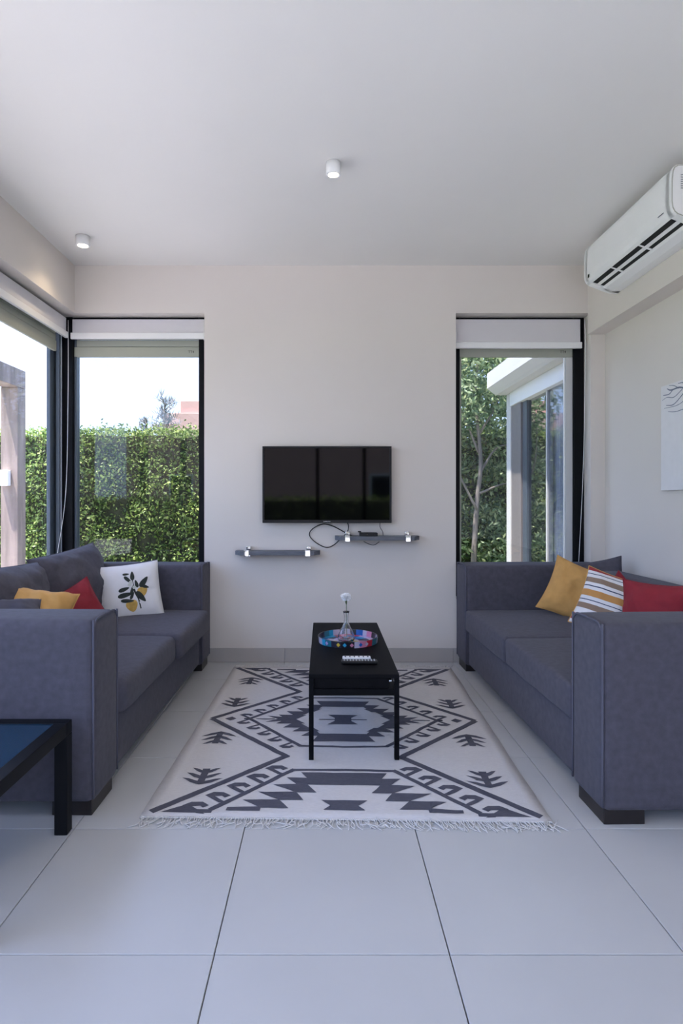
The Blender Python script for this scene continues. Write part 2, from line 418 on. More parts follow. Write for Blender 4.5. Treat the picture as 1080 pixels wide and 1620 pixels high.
# hedge
def hedge(name, label, x0, x1, y0, y1, z1, n, core=.13, size=.055, face=(0, -1, .5)):
    h = thing(name, label, 'hedge', ((x0+x1)/2, (y0+y1)/2, -.165))
    nx = max(4, int((x1-x0)/.12)); nz_ = 18; V, F = [], []
    # uneven twig core, its dark colour standing in for shade between leaves
    def grid(fn, na, nb):
        o = len(V)
        for i in range(na+1):
            for j in range(nb+1): V.append(fn(i/na, j/nb))
        for i in range(na):
            for j in range(nb): F.append((o+i*(nb+1)+j, o+(i+1)*(nb+1)+j, o+(i+1)*(nb+1)+j+1, o+i*(nb+1)+j+1))
    zt = z1-.07
    def rough(p): return Vector(p)+Vector((0, 1, .6))*(noise.noise(Vector(p)*3.2)*.09)
    grid(lambda a, b_: rough((x0+(x1-x0)*a, y0+core, -.165+(zt+.165)*b_)), nx, nz_)
    grid(lambda a, b_: rough((x0+(x1-x0)*a, y0+core+(y1-y0-2*core)*b_, zt)), nx, 6)
    grid(lambda a, b_: rough((x0+(x1-x0)*a, y1-core, -.165+(zt+.165)*b_)), nx, nz_)
    mobj('twig_core', V, F, M_hcore, h, smooth=True)
    pts = []
    for _ in range(n):
        f = random.random(); x = random.uniform(x0, x1)
        if f < .74:
            z = random.uniform(-.1, z1+.015); y = y0+abs(random.gauss(0, .07)) + noise.noise(Vector((x*2.5, z*2.5, 3)))*.12
        elif f < .94:
            z = z1-.02+random.gauss(0, .04)+noise.noise(Vector((x*3, 7, 0)))*.06 + (.10*random.random() if random.random() < .06 else 0); y = random.uniform(y0, y1)
        else:
            z = random.uniform(.2, z1); y = y1-abs(random.gauss(0, .06))
        pts.append((x, y, z))
    v, f = leaves(pts, size, nrm=face)
    tag(mobj('foliage', v, f, M_hedge, h), 'small glossy green hedge leaves', kind='stuff')
    return h
hedge('clipped_hedge', 'tall clipped green hedge filling the view beyond the corner windows', -9.5, 4.6, 8.0, 8.9, 2.06, 90000, size=.046)
# hedge behind the camera, seen only in reflections
hedge('garden_hedge', 'lower green hedge across the terrace behind the camera, mirrored in the television', -9, 9, -10.6, -9.8, 1.2, 14000, size=.08, face=(0, 1, .5))

def tree(name, label, base, trunk, branches, blobs, n, size, m=M_tleaf, r0=.05, aspect=.45):
    t = thing(name, label, 'tree', base)
    pts = spline([Vector(base)+Vector(p) for p in trunk], 5); k = len(pts)
    tube('trunk', pts, [r0*(1-.7*i/(k-1)) for i in range(k)], M_bark, t, 8)
    for br in branches:
        p2 = spline([Vector(base)+Vector(p) for p in br], 4); k2 = len(p2)
        tube('branch', p2, [r0*.42*(1-.75*i/(k2-1)) for i in range(k2)], M_bark, t, 6)
    P = []; tot = sum(b_[3]**2 for b_ in blobs)
    for (x, y, z, rr) in blobs:
        for _ in range(int(n*rr**2/tot)):
            d = Vector((random.gauss(0, 1), random.gauss(0, 1), random.gauss(0, .8))).normalized()*rr*(random.random()**.4)
            P.append(Vector(base)+Vector((x, y, z))+d)
    v, f = leaves(P, size, aspect=aspect)
    tag(mobj('foliage', v, f, m, t), kind='stuff')
    return t
tree('garden_tree', 'slim pale-barked tree with forked trunk close outside the right window', (1.82, 7.55, -.165),
     [(0, 0, 0), (.02, 0, .7), (.06, .02, 1.3), (.10, 0, 1.8), (.05, .05, 2.6), (.10, 0, 3.4)],
     [[(.05, 0, 1.2), (-.10, 0, 1.5), (-.22, -.02, 1.75), (-.26, 0, 2.2)], [(.09, 0, 1.65), (.3, .05, 1.95), (.5, 0, 2.0)],
      [(.08, .03, 1.9), (-.05, 0, 2.2), (-.2, .1, 2.6)], [(.09, 0, 1.4), (.32, -.04, 1.5), (.46, 0, 1.52)], [(.07, .02, 2.1), (.3, 0, 2.5), (.4, 0, 2.9)]],
     [(-.2, 0, 2.55, .42), (.35, .1, 2.6, .45), (.05, .1, 3.1, .5), (-.35, .2, 3.2, .4), (.5, .3, 3.3, .5), (-.1, .3, 2.2, .3), (.5, .2, 2.1, .3), (-.25, .25, 1.75, .3), (.35, .25, 1.7, .3), (-.3, .2, 1.2, .28), (.3, .25, 1.1, .3), (-.25, .1, .75, .25), (.35, .1, .7, .3)], 9000, .07, r0=.042)
tree('garden_tree', 'bushy green tree behind the slim pale-barked one, beyond the right window', (2.5, 9.5, -.165),
     [(0, 0, 0), (0, 0, 1.5), (.1, 0, 3)], [],
     [(-.6, 0, 2.6, .8), (.2, 0, 3.0, .9), (-.9, .1, 3.6, .8), (.1, 0, 4.2, .9), (.8, 0, 2.8, .8), (-.4, -.1, 4.8, .8), (-.9, 0, 1.9, .6)], 7500, .11)
tree('garden_tree', 'dark leafy tree between the hedge and the far right neighbour plot', (.9, 10.4, -.165),
     [(0, 0, 0), (0, 0, 1.5), (.1, 0, 3)], [],
     [(.3, 0, 2.6, .8), (.9, 0, 3.4, .9), (.4, 0, 4.2, .8), (1.1, .2, 4.9, .8)], 5000, .11)
# wispy dry-fronded tree behind the hedge
def wispy(label, base, h, spread, n, seed):
    rr = random.Random(seed); t = thing('wispy_tree', label, 'tree', base, group=None)
    B = Vector(base); top = B+Vector((.15, 0, h))
    tube('trunk', spline([B, B+Vector((.06, 0, h*.5)), top], 5), [.07*(1-.6*i/10) for i in range(11)], M_bark, t, 6)
    for i in range(n):
        a = rr.random()*6.283; k = rr.random(); s = B.lerp(top, .55+.45*k); L = rr.uniform(.5, 1)*spread*(1.15-.6*k)
        d = Vector((math.cos(a), math.sin(a), 0)); lift = rr.uniform(.3, .9)
        pts = spline([s, s+d*L*.45+Vector((0, 0, lift*.55*L)), s+d*L*.85+Vector((0, 0, lift*.8*L))], 3)
        V, F = tubedata(pts, [.02, .018, .016, .014, .012, .010, .008][:len(pts)], 4)
        for q in pts[1:]:
            for _ in range(4):
                e_ = Vector((rr.gauss(0, .16), rr.gauss(0, .16), rr.uniform(-.1, .42)))*spread*.8; sd_ = Vector((.012, 0, 0)); o = len(V)
                V += [tuple(q), tuple(q+e_*.5+sd_), tuple(q+e_), tuple(q+e_*.5-sd_)]; F.append((o, o+1, o+2, o+3))
        mobj('frond', V, F, M_palm, t)
wispy('tall wispy grey-green tree rising above the hedge top', (-5.30, 20, -.165), 4.45, .85, 44, 3)
wispy('short wispy tree top left of the tall wispy one above the hedge', (-6.0, 20.4, -.165), 3.95, .5, 22, 5)

def pink_house(label, x0, x1, y0, y1, z, steps, face, wins=None):
    t = thing('pink_house', label, 'house', ((x0+x1)/2, (y0+y1)/2, -.165))
    box('wall', x0, x1, y0, y1, -.165, z, M_pink, t, .03)
    for (a, b_, zz) in steps: box('roof_block', a, b_, y0+.2, y1, z, zz, M_pink, t, .03)
    yf = y0 if face < 0 else y1
    n = int((x1-x0)/2.4)
    for xc in (wins or [x0+(k+.5)*(x1-x0)/n for k in range(n)]):
        fr = box('window', xc-.55, xc+.55, yf-.04, yf+.04, .8, 2.3, M_white, t, .01)
        box('pane', xc-.47, xc+.47, yf-.05, yf+.05, .88, 2.22, M_screen, fr)
pink_house('pale pink flat-roofed house just visible above the hedge', -8.0, 1.5, 31, 37, 5.5, [(-7.25, 1.0, 6.15)], -1)
pink_house('pink house beyond the terrace behind the camera, mirrored in the television', -9, 7, -26, -19, 4.6, [(-2, 5, 5.6)], 1, [-6.5, 2.6, 5.4])

# pergola outside the left window
pg = thing('pergola', 'weathered timber pergola post and beam outside the left window', 'pergola', (-3.02, 6.0, -.05))
box('post', -3.10, -2.935, 5.92, 6.08, -.05, 2.24, M_postwood, pg, .006)
box('beam', -3.10, -2.935, 1.2, 6.08, 2.24, 2.42, M_postwood, pg, .006)
box('post', -3.10, -2.935, 1.2, 1.36, -.05, 2.24, M_postwood, pg, .006)
li = box('outdoor_light', -3.09, -3.0, 5.86, 5.919, 1.29, 1.44, M_white, None, .006)
tag(li, 'small white box fixed to the pergola post', 'outdoor light')

# wing of the house beyond the right window
XW = 2.03
wg = thing('house_wing', 'white house wing with deep flat roof and sliding glass doors outside the right window', 'house', (XW+1.2, 5.75, -.165))
Y2 = 6.88
# roof with sloping drip edge under the fascia
prof = [(1.82, 2.395), (1.82, 2.56), (4.6, 2.56), (4.6, 2.32), (1.915, 2.32)]
V = [(x, YB+WT+.02, z) for x, z in prof] + [(x, Y2, z) for x, z in prof]; n = len(prof)
mobj('roof', V, [tuple(range(n-1, -1, -1)), tuple(range(n, 2*n))] + [(i, (i+1) % n, n+(i+1) % n, n+i) for i in range(n)], M_render, wg)
box('wall', XW, 4.4, Y2-.17, Y2-.02, -.165, 2.32, M_render, wg, .004)
box('wall', XW+1.6, XW+1.7, YB+WT+.02, Y2-.17, -.165, 2.32, M_render, wg)
box('door_head', XW-.01, XW+.14, YB+WT+.02, Y2-.17, 2.17, 2.32, M_white, wg, .006)
box('shutter_guide', XW+.01, XW+.1, 6.40, Y2-.172, -.05, 2.17, M_greige, wg, .006)
for a, b_, mm in ((6.27, 6.395, M_slate), (5.70, 5.73, M_sash), (4.72, 4.80, M_slate)):
    box('door_frame', XW+.03, XW+.09, a, b_, -.05, 2.17, mm, wg, .004)
box('door_pane', XW+.055, XW+.063, 5.73, 6.27, -.05, 2.17, M_gmirror, wg)
box('door_pane', XW+.045, XW+.053, 4.80, 5.70, -.05, 2.17, M_gclear, wg)
V, F = [], []; ns = 70
for i in range(ns+1):
    y = 4.78+.94*i/ns; x = XW+.12+.025*math.sin(i*1.15)
    V += [(x, y, -.03), (x, y, 2.15), (x+.004, y, -.03), (x+.004, y, 2.15)]
for i in range(ns): a = i*4; F += [(a, a+4, a+5, a+1), (a+2, a+3, a+7, a+6)]
mobj('curtain', V, F, M_curt, wg, smooth=True)

# ------------------------------------------------------------------ blinds
def cord(parent, pts, r=.0022): tube('bead_chain', spline(pts, 6), r, M_white, parent, 5)
def blind(label, lo, hi, at, zb, axis):
    c = ((lo+hi)/2, at, ZH) if axis == 'x' else (at, (lo+hi)/2, ZH)
    b_ = thing('roller_blind', label, 'blind', c, group='white roller blinds')
    def bx(nm, d0, d1, z0, z1, l0, l1, m, bev=0):
        q = (l0, l1, at+d0, at+d1, z0, z1) if axis == 'x' else (at-d1, at-d0, l0, l1, z0, z1)
        return box(nm, *q, m, b_, bev)
    if axis == 'x': p = [(lo+.01, at+.035, ZH-.035), (hi-.01, at+.035, ZH-.035)]
    else: p = [(at-.035, lo+.01, ZH-.035), (at-.035, hi-.01, ZH-.035)]
    tube('roller', p, .025, M_black, b_, 16)
    bx('fabric', .004, .007, zb+.045, ZH-.022, lo+.012, hi-.012, M_blind)
    bx('bottom_bar', -.006, .016, zb, zb+.045, lo, hi, M_white, .004)
    return b_
b1 = blind('white roller blind drawn up on the window left of the television', XL-.06, OL-.004, YB+.075, 2.325, 'x')
cord(b1, [(OL-.016, YB+.06, ZH-.03), (OL-.014, YB+.055, 2.38), (OL-.013, YB+.05, 2.31)])
cord(b1, [(XL-.075, YB+.07, ZH-.03), (XL-.072, YB+.06, 1.9), (XL-.085, YB+.05, 1.2), (XL-.14, YB+.02, .72)])
b2 = blind('white roller blind drawn up on the window right of the television', OR0+.004, OR1-.03, YB+.075, 2.257, 'x')
cord(b2, [(OR1-.02, YB+.055, ZH-.03), (OR1-.018, YB+.05, 2.2), (OR1-.03, YB+.055, 1.4), (OR1-.06, YB+.065, .68)])
b3 = blind('white roller blind drawn up along the left wall window', YL0+.01, YB+.055, XL-.075, 2.325, 'y')
cord(b3, [(XL-.115, YB+.045, ZH-.03), (XL-.116, YB+.045, 1.6), (XL-.116, YB+.045, .72)])

# ------------------------------------------------------------------ ceiling spots
def spot(label, x, y, d, h, power):
    t = thing('ceiling_spotlight', label, 'ceiling light', (x, y, ZC), group='surface ceiling spotlights')
    r = d/2
    lathe('housing', [(r*.74, -h*.84), (r*.74, -h), (r*.97, -h), (r, -h*.97), (r, -.001), (r*.4, -.001)], M_acw, t, (x, y, ZC), 28)
    lathe('lamp', [(r*.1, -h*.97), (r*.70, -h*.97), (r*.70, -h*.88), (r*.1, -h*.88)], mat('lamp_glow', (1, 1, 1), emit=(1, .86, .66), estr=14), t, (x, y, ZC), 24)
    L = bpy.data.lights.new('spot_beam', 'SPOT'); L.energy = power; L.color = (1, .80, .56); L.spot_size = R(125); L.spot_blend = .8; L.shadow_soft_size = .02
    o = bpy.data.objects.new('spot_beam', L); COL.objects.link(o); o.parent = t; o.location = (0, 0, -h-.012)
spot('white round ceiling spotlight in the middle of the ceiling', .047, 3.06, .072, .062, 7)
spot('white round ceiling spotlight near the left corner of the ceiling', -1.53, 3.92, .088, .06, 5)
spot('added white round ceiling spotlight, unseen near the camera, brightening the room', .047, .2, .072, .062, 7)  # extra spotlight out of view, added to brighten the room

# ------------------------------------------------------------------ air conditioner
AY0, AY1 = 2.97, 3.967
ac = thing('air_conditioner', 'white split air conditioner high on the right wall beam', 'air conditioner', (XB-.1, (AY0+AY1)/2, 2.48))
def extr(name, prof, y0, y1, m, parent, smooth=False):
    n = len(prof); V = [(x, y0, z) for x, z in prof] + [(x, y1, z) for x, z in prof]
    F = [tuple(range(n)), tuple(range(2*n-1, n-1, -1))] + [(i, n+i, n+(i+1) % n, (i+1) % n) for i in range(n)]
    o = mobj(name, V, F, m, parent, smooth=smooth); return o
body = [(1.883, 2.772), (1.70, 2.772), (1.684, 2.762), (1.677, 2.745), (1.673, 2.70), (1.672, 2.60), (1.676, 2.565), (1.686, 2.545),
        (1.700, 2.533), (1.712, 2.540), (1.716, 2.555), (1.775, 2.533), (1.772, 2.512), (1.784, 2.500), (1.83, 2.484), (1.855, 2.481), (1.883, 2.481)]
extr('body', body, AY0+.02, AY1-.02, M_acw, ac)
solid = [q for q in body if q not in ((1.712, 2.540), (1.716, 2.555), (1.775, 2.533), (1.772, 2.512))]
extr('end_cap', solid, AY0, AY0+.05, M_acw, ac); extr('end_cap', solid, AY1-.05, AY1, M_acw, ac)
inset = [(1.883-(1.883-x)*.992, 2.6265+(z-2.6265)*.985) for x, z in solid]
extr('panel_seam', inset, AY0-.0015, AY0, M_shut, ac)
inset2 = [(1.883-(1.883-x)*.975, 2.6265+(z-2.6265)*.955) for x, z in solid]
extr('side_panel', inset2, AY0-.003, AY0-.0014, M_acw, ac)
box('outlet_shade_fill', 1.7165, 1.774, AY0+.052, AY1-.052, 2.5345, 2.5555, M_dark, ac)  # near-black fill, the shade inside the outlet put into its colour
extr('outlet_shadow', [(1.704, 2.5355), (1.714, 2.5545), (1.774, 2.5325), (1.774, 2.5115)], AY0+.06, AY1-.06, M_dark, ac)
extr('flap', [(1.730, 2.5245), (1.734, 2.530), (1.751, 2.5235), (1.749, 2.5165)], AY0+.055, AY1-.055, M_acw, ac)
for yy in (AY0+.36, AY0+.68):
    extr('flap_bracket', [(1.702, 2.533), (1.706, 2.541), (1.774, 2.515), (1.772, 2.507)], yy, yy+.012, M_acw, ac)
box('status_light', 1.6712, 1.6735, AY1-.075, AY1-.06, 2.562, 2.582, M_dark, ac)
box('logo_plate', 1.6712, 1.6735, AY0+.07, AY0+.12, 2.569, 2.573, M_slate, ac)
st = mat('sticker_print', (.25, .26, .27), .7)
for k in range(7): box('sticker_mark', 1.716, 1.716+.012+.012*random.random(), AY0-.0036, AY0-.0031, 2.655+k*.0105, 2.660+k*.0105, st, ac)

# ------------------------------------------------------------------ picture on right wall
pc = thing('canvas_picture', 'white canvas picture of bare dark branches hanging on the right wall', 'picture', (XR-.012, 3.33, 1.21))
box('canvas', XR-.022, XR-.001, 3.03, 3.636, 1.212, 1.823, M_wcot, pc, .002)
ink = mat('ink_print', (.16, .18, .23), .8)
def inkline(pts, r):
    V, F = [], []; P = spline(pts, 5)
    for i, (y, z, _) in enumerate(P):
        rr = r*(1-.6*i/len(P)); V += [(XR-.0225, y, z-rr), (XR-.0225, y, z+rr)]
    for i in range(len(P)-1): a = 2*i; F.append((a, a+1, a+3, a+2))
    return V, F
lines = [inkline([(3.20, 1.55, 0), (3.30, 1.70, 0), (3.42, 1.78, 0), (3.53, 1.785, 0), (3.57, 1.80, 0)], .007),
         inkline([(3.51, 1.785, 0), (3.55, 1.765, 0), (3.61, 1.768, 0)], .004),
         inkline([(3.42, 1.77, 0), (3.50, 1.74, 0), (3.57, 1.75, 0), (3.62, 1.74, 0)], .0028),
         inkline([(3.40, 1.75, 0), (3.50, 1.70, 0), (3.58, 1.705, 0)], .004),
         inkline([(3.36, 1.72, 0), (3.46, 1.69, 0), (3.60, 1.69, 0)], .0025),
         inkline([(3.20, 1.25, 0), (3.22, 1.40, 0), (3.20, 1.58, 0)], .014),
         inkline([(3.22, 1.56, 0), (3.14, 1.70, 0), (3.08, 1.78, 0)], .006),
         inkline([(3.21, 1.60, 0), (3.24, 1.70, 0), (3.22, 1.80, 0)], .006), inkline([(3.26, 1.64, 0), (3.36, 1.66, 0), (3.48, 1.655, 0), (3.56, 1.665, 0)], .003),
         inkline([(3.34, 1.735, 0), (3.40, 1.80, 0), (3.46, 1.81, 0)], .004), inkline([(3.45, 1.782, 0), (3.50, 1.805, 0), (3.55, 1.815, 0)], .003),
         inkline([(3.17, 1.64, 0), (3.11, 1.66, 0), (3.06, 1.70, 0)], .004), inkline([(3.15, 1.68, 0), (3.17, 1.75, 0), (3.15, 1.80, 0)], .003)]
v, f = join(*lines); mobj('branch_print', v, f, ink, pc)

# ------------------------------------------------------------------ television
TY = YB-.075
tv = thing('television', 'black flat television mounted on the back wall', 'television', (.022, YB-.03, .996))
tx0, tx1, tz0, tz1 = -.431, .476, .994, 1.533
box('casing', tx0, tx1, TY+.006, TY+.045, tz0, tz1, M_plast, tv, .006)
box('wall_bracket', -.15, .20, TY+.045, YB-.001, 1.1, 1.42, M_plast, tv)
box('bezel', tx0, tx1, TY, TY+.006, tz0, tz0+.022, M_plast, tv, .002); box('bezel', tx0, tx1, TY, TY+.006, tz1-.014, tz1, M_plast, tv, .002)
box('bezel', tx0, tx0+.014, TY, TY+.006, tz0+.022, tz1-.014, M_plast, tv, .002); box('bezel', tx1-.014, tx1, TY, TY+.006, tz0+.022, tz1-.014, M_plast, tv, .002)
box('screen', tx0+.014, tx1-.014, TY+.003, TY+.006, tz0+.022, tz1-.014, M_screen, tv)
text_mesh('logo', 'SAMSUNG', .011, mat('silver_print', (.6, .6, .62), .3), tv, Matrix.Translation((.022, TY-.0004, tz0+.010)) @ Matrix.Rotation(R(90), 4, 'X'))

# wall shelves
def shelf(label, x0, x1, zt):
    t = thing('wall_shelf', label, 'shelf', ((x0+x1)/2, YB, zt-.03), group='grey wall shelves')
    d = .13; c = .07; yb = YB-.002
    pr = [(x0, yb), (x1, yb), (x1, yb-d+.055), (x1-c*.6, yb-d), (x0+c*.6, yb-d), (x0, yb-d+.055)]
    n = len(pr); V = [(x, y, zt-.028) for x, y in pr]+[(x, y, zt) for x, y in pr]
    mobj('board', V, [tuple(range(n)), tuple(range(2*n-1, n-1, -1))]+[(i, n+i, n+(i+1) % n, (i+1) % n) for i in range(n)], M_slab, t)
    for xc in (x0+.085, x1-.085):
        k = box('clamp', xc-.018, xc+.018, yb-d-.008, yb-d+.018, zt-.036, zt+.008, M_chrome, t, .003)
        box('clamp_upper', xc-.012, xc+.020, yb-.045, yb-.001, zt+.001, zt+.030, M_chrome, k, .004)
        box('clamp_lower', xc-.004, xc+.018, yb-.045, yb-.001, zt-.045, zt-.029, M_chrome, k, .003)
    return t
Ks = 4.30/976
shelf('grey wall shelf with chrome clamps, lower one, empty, left below the television', (371-512)*Ks, (506-512)*Ks, .800)
shelf('grey wall shelf with chrome clamps holding the set-top box, right below the television', (530-512)*Ks, (664-512)*Ks, .903)
sb = thing('set_top_box', 'small black set-top box on the right wall shelf', 'set-top box', (.31, 4.32, .903))
box('casing', .250, .375, 4.285, 4.37, .9035, .928, M_plast, sb, .004); box('antenna_stub', .240, .262, 4.33, 4.345, .928, .938, M_plast, sb, .002)
box('front_lamp', .30, .303, 4.2845, 4.286, .914, .917, mat('amber_dot', (.4, .3, .05), .4), sb)
def wp(px, py, Y): return ((px-512)*Y/976, Y, CAM_H-(py-790)*Y/976)
def cable(name, label, px, r, m=M_plast, Y=4.39):
    o = tube(name, spline([wp(a, b_, (c[0] if c else Y)) for a, b_, *c in px], 7), r, m); return tag(o, label, 'cable')
cable('looped_cable', 'black cable hanging in a wide loop below the television', [(548, 824), (551, 832), (549, 842), (540, 851), (528, 862), (516, 866), (502, 860), (491, 850), (490, 842), (498, 834), (512, 829), (528, 833), (545, 842), (556, 847, 4.38), (564, 848, 4.36), (570, 848.5, 4.35)], .0035)
cable('thin_cable', 'thin black cable dropping from the right end of the television to the shelf', [(601, 826), (601, 834), (605, 841), (606, 847)], .002)
cable('sagging_cable', 'thin black cable sagging under the right wall shelf', [(575, 856.5, 4.392), (584, 861, 4.392), (592, 862, 4.392), (600, 857, 4.392)], .0022)

# ------------------------------------------------------------------ sofas
def sofa(label, loc, rz, mirror, L, D, left):
    """local frame: x = depth (front at 0, back at -D), y along the sofa 0..L ; mirrored for the opposite sofa"""
    t = thing('sofa', label, 'sofa', loc, rz, 'slate grey sofas')
    s = -1 if mirror else 1
    def X(a, b_): return (min(a*s, b_*s), max(a*s, b_*s))
    aw = .26; ah = .718; fz = .045
    for (y0, y1) in ((0, aw), (L-aw, L)):
        x0, x1 = X(-D+.02, 0)
        arm = softbox('arm', x0, x1, y0, y1, fz, ah, M_fab, t, r=.032, crown=(0, 0, .004), nz=.0)
        # piping round the front face of the arm, both edges
        for ys, ins in ((y0, 1), (y1, -1)):
            yy = ys+ins*.006; xx = -.004*s
            pp = [(xx, yy, fz+.02), (xx, yy, ah-.05), (xx, yy+ins*.006, ah-.025), (xx, yy+ins*.024, ah-.006), (xx, yy+ins*.05, ah+.001), (xx, (y0+y1)/2, ah+.003)]
            tube('piping', spline([Vector(p) for p in pp], 4), .0042, M_pipe, arm, 6, local=True)
    x0, x1 = X(-D+.02, -.02); softbox('base', x0, x1, aw+.002, L-aw-.002, fz+.01, .278, M_fab, t, r=.015)
    x0, x1 = X(-D, -D+.2); softbox('backrest', x0, x1, .01, L-.01, fz+.01, .70, M_fab, t, r=.05, crown=(0, 0, .006))
    yc = L*.515 if left else L*.5; fr = .055 if left else .004
    for i, (y0, y1) in enumerate(((aw+.004, yc-.003), (yc+.003, L-aw-.004))):
        x0, x1 = X(-D+.2, fr - (.028 if left and i == 0 else 0))
        cu = softbox('seat_cushion', x0, x1, y0, y1, .283, .425, M_fab, t, r=.036 if left else .02, crown=(.006, .004, .014), nz=.004, seed=i+3*left)
    for yy in (.03, L-.03-.19):
        for a, b_ in ((-.16, -.012), (-D+.06, -D+.2)):
            x0, x1 = X(a, b_); box('foot', x0, x1, yy-.018 if yy < 1 else yy, yy+.19, 0.0, fz+.012, M_foot, t, .003, local=True)
    return t
LSX = -.826
sofa('slate grey two-seat fabric sofa under the left window', (-.838, 2.25, 0), math.atan2(-.030, 2.12), False, 2.135, .905, True)
sofa('slate grey fabric sofa along the right wall', (.986, 2.186, 0), math.atan2(.046, 2.19), True, 2.19, .985, False)

# ------------------------------------------------------------------ cushions
def pillow_z(u, v, t, seed, wr):
    b_ = max(0, (1-u**4)*(1-v**4))**.62
    z = t/2*b_*(.72+.28*(1-u*u)*(1-v*v))
    z += wr*b_**.5*noise.noise(Vector((u*2.2+seed*5.3, v*2.2, seed)))
    z += wr*.5*(1-b_)*b_**.3*math.sin(7*math.atan2(v, u)*2+seed)
    fold = noise.noise(Vector(((u+v*.55)*5.5+seed*2.7, (v-u*.55)*1.3, seed*1.9)))     # long pulls across the cloth
    z += wr*.7*b_**.6*(abs(fold)*2-.5)
    return z
def pillow_xy(u, v, w_, h_, pin): return (w_/2*u*(1-pin*(1-v*v)*abs(u)), h_/2*v*(1-pin*(1-u*u)*abs(v)))
def cushion(name, label, c, nrm, roll, w_, h_, t, m, seed, wr=.008, pin=.10, group='scatter cushions', cat='cushion', sub=None, piping=True, backm=None):
    """pillow of two sewn faces; local z is its front"""
    z = Vector(nrm).normalized(); x = Vector((0, 0, 1)).cross(z).normalized(); y = z.cross(x)
    M = Matrix((x, y, z)).transposed() @ Matrix.Rotation(roll, 3, 'Z')
    o = bpy.data.objects.new(name, None); COL.objects.link(o); o.empty_display_size = .1
    o.location = c; o.rotation_euler = M.to_euler(); tag(o, label, cat, group)
    n = 26; V, F, fm = [], [], []; top, bot = {}, {}
    def sp(k): q = -1+2*k/n; return math.copysign(1-(1-abs(q))**1.35, q)
    for i in range(n+1):
        for j in range(n+1):
            u, v = sp(i), sp(j); px, py = pillow_xy(u, v, w_, h_, pin); edge = i in (0, n) or j in (0, n)
            sag = -.02*h_*max(0, -py/h_)
            top[i, j] = len(V); V.append((px, py, 0 if edge else pillow_z(u, v, t, seed, wr)))
            if edge: bot[i, j] = top[i, j]
            else: bot[i, j] = len(V); V.append((px, py, -pillow_z(u, v, t, seed+9, wr)))
    for i in range(n):
        for j in range(n):
            F.append((top[i, j], top[i+1, j], top[i+1, j+1], top[i, j+1])); fm.append(0)
            F.append((bot[i, j], bot[i, j+1], bot[i+1, j+1], bot[i+1, j])); fm.append(1)
    cv = mobj('cover', V, F, [m, backm or m], o, smooth=True, local=True, fm=fm)
    if piping:
        ring = [(k, 0) for k in range(n)]+[(n, k) for k in range(n)]+[(n-k, n) for k in range(n)]+[(0, n-k) for k in range(n)]
        P = [Vector(V[top[q]]) for q in ring]; P.append(P[0].copy())
        v, f = tubedata(P, .0028, 5, cap=False); mobj('seam', v, f, backm or m, o, smooth=True, local=True)
    return o
def stripes_mat():
    m = bpy.data.materials.new('striped_cotton'); m.use_nodes = True; n = m.node_tree.nodes; l = m.node_tree.links; b = n['Principled BSDF']
    b.inputs['Roughness'].default_value = .85
    t = n.new('ShaderNodeTexCoord'); s = n.new('ShaderNodeSeparateXYZ'); l.new(t.outputs['Object'], s.inputs[0])
    mr = n.new('ShaderNodeMapRange'); mr.inputs[1].default_value = -.20; mr.inputs[2].default_value = .20; l.new(s.outputs['Y'], mr.inputs[0])
    r = n.new('ShaderNodeValToRGB'); r.color_ramp.interpolation = 'CONSTANT'; l.new(mr.outputs[0], r.inputs[0])
    W, RD, TN, OC, NV = (.70, .68, .68, 1), (.30, .03, .035, 1), (.25, .17, .12, 1), (.50, .24, .07, 1), (.03, .05, .10, 1)
    seq = [(0, NV), (.07, W), (.13, RD), (.22, W), (.27, W), (.31, TN), (.39, W), (.43, NV), (.445, W), (.49, OC), (.585, W), (.63, NV), (.645, W), (.69, TN), (.765, W), (.81, NV), (.822, W), (.86, RD), (.93, W), (.955, OC)]
    e = r.color_ramp.elements
    e[0].position = 0; e[0].color = NV; e[1].position = seq[1][0]; e[1].color = seq[1][1]
    for p, c in seq[2:]: q = e.new(p); q.color = c
    l.new(r.outputs[0], b.inputs['Base Color'])
    return m
M_str = stripes_mat()
def at(px, py, Y): return Vector(wp(px, py, Y))
# left sofa
cushion('back_cushion', 'large slate grey back cushion at the far end of the left sofa', (-1.50, 3.735, .635), (1, -.10, .34), R(3), .80, .46, .24, M_fab, 1, .022, .05, 'large back cushions of the left sofa', 'cushion')
cushion('back_cushion', 'large slate grey back cushion at the near end of the left sofa', (-1.51, 2.945, .625), (1, -.05, .34), R(-3), .78, .45, .25, M_fab, 2, .024, .05, 'large back cushions of the left sofa', 'cushion')
cushion('throw_cushion', 'slate grey cushion leaning on the far arm behind the lemon cushion', (-1.30, 4.045, .585), (.15, -1, .25), R(2), .40, .34, .11, M_fab, 4)
lem = cushion('lemon_cushion', 'white square cushion printed with a lemon branch on the left sofa', (-1.225, 3.90, .572), (.42, -1, .33), R(5), .385, .365, .12, M_wcot, 5, .005, .05)
cushion('throw_cushion', 'dark red cushion on the left sofa beside the lemon cushion', (-1.375, 3.42, .515), (.55, -.80, .40), R(25), .33, .33, .13, M_red, 6, .012)
cushion('throw_cushion', 'mustard yellow cushion lying between grey and red ones on the left sofa', (-1.36, 2.86, .605), (.30, -.62, .72), R(-15), .36, .36, .16, M_mustard, 7, .016)
cushion('throw_cushion', 'slate grey cushion lying behind the near arm of the left sofa', (-1.42, 2.66, .600), (.25, -.5, .8), R(4), .40, .32, .17, M_fab, 8, .014)
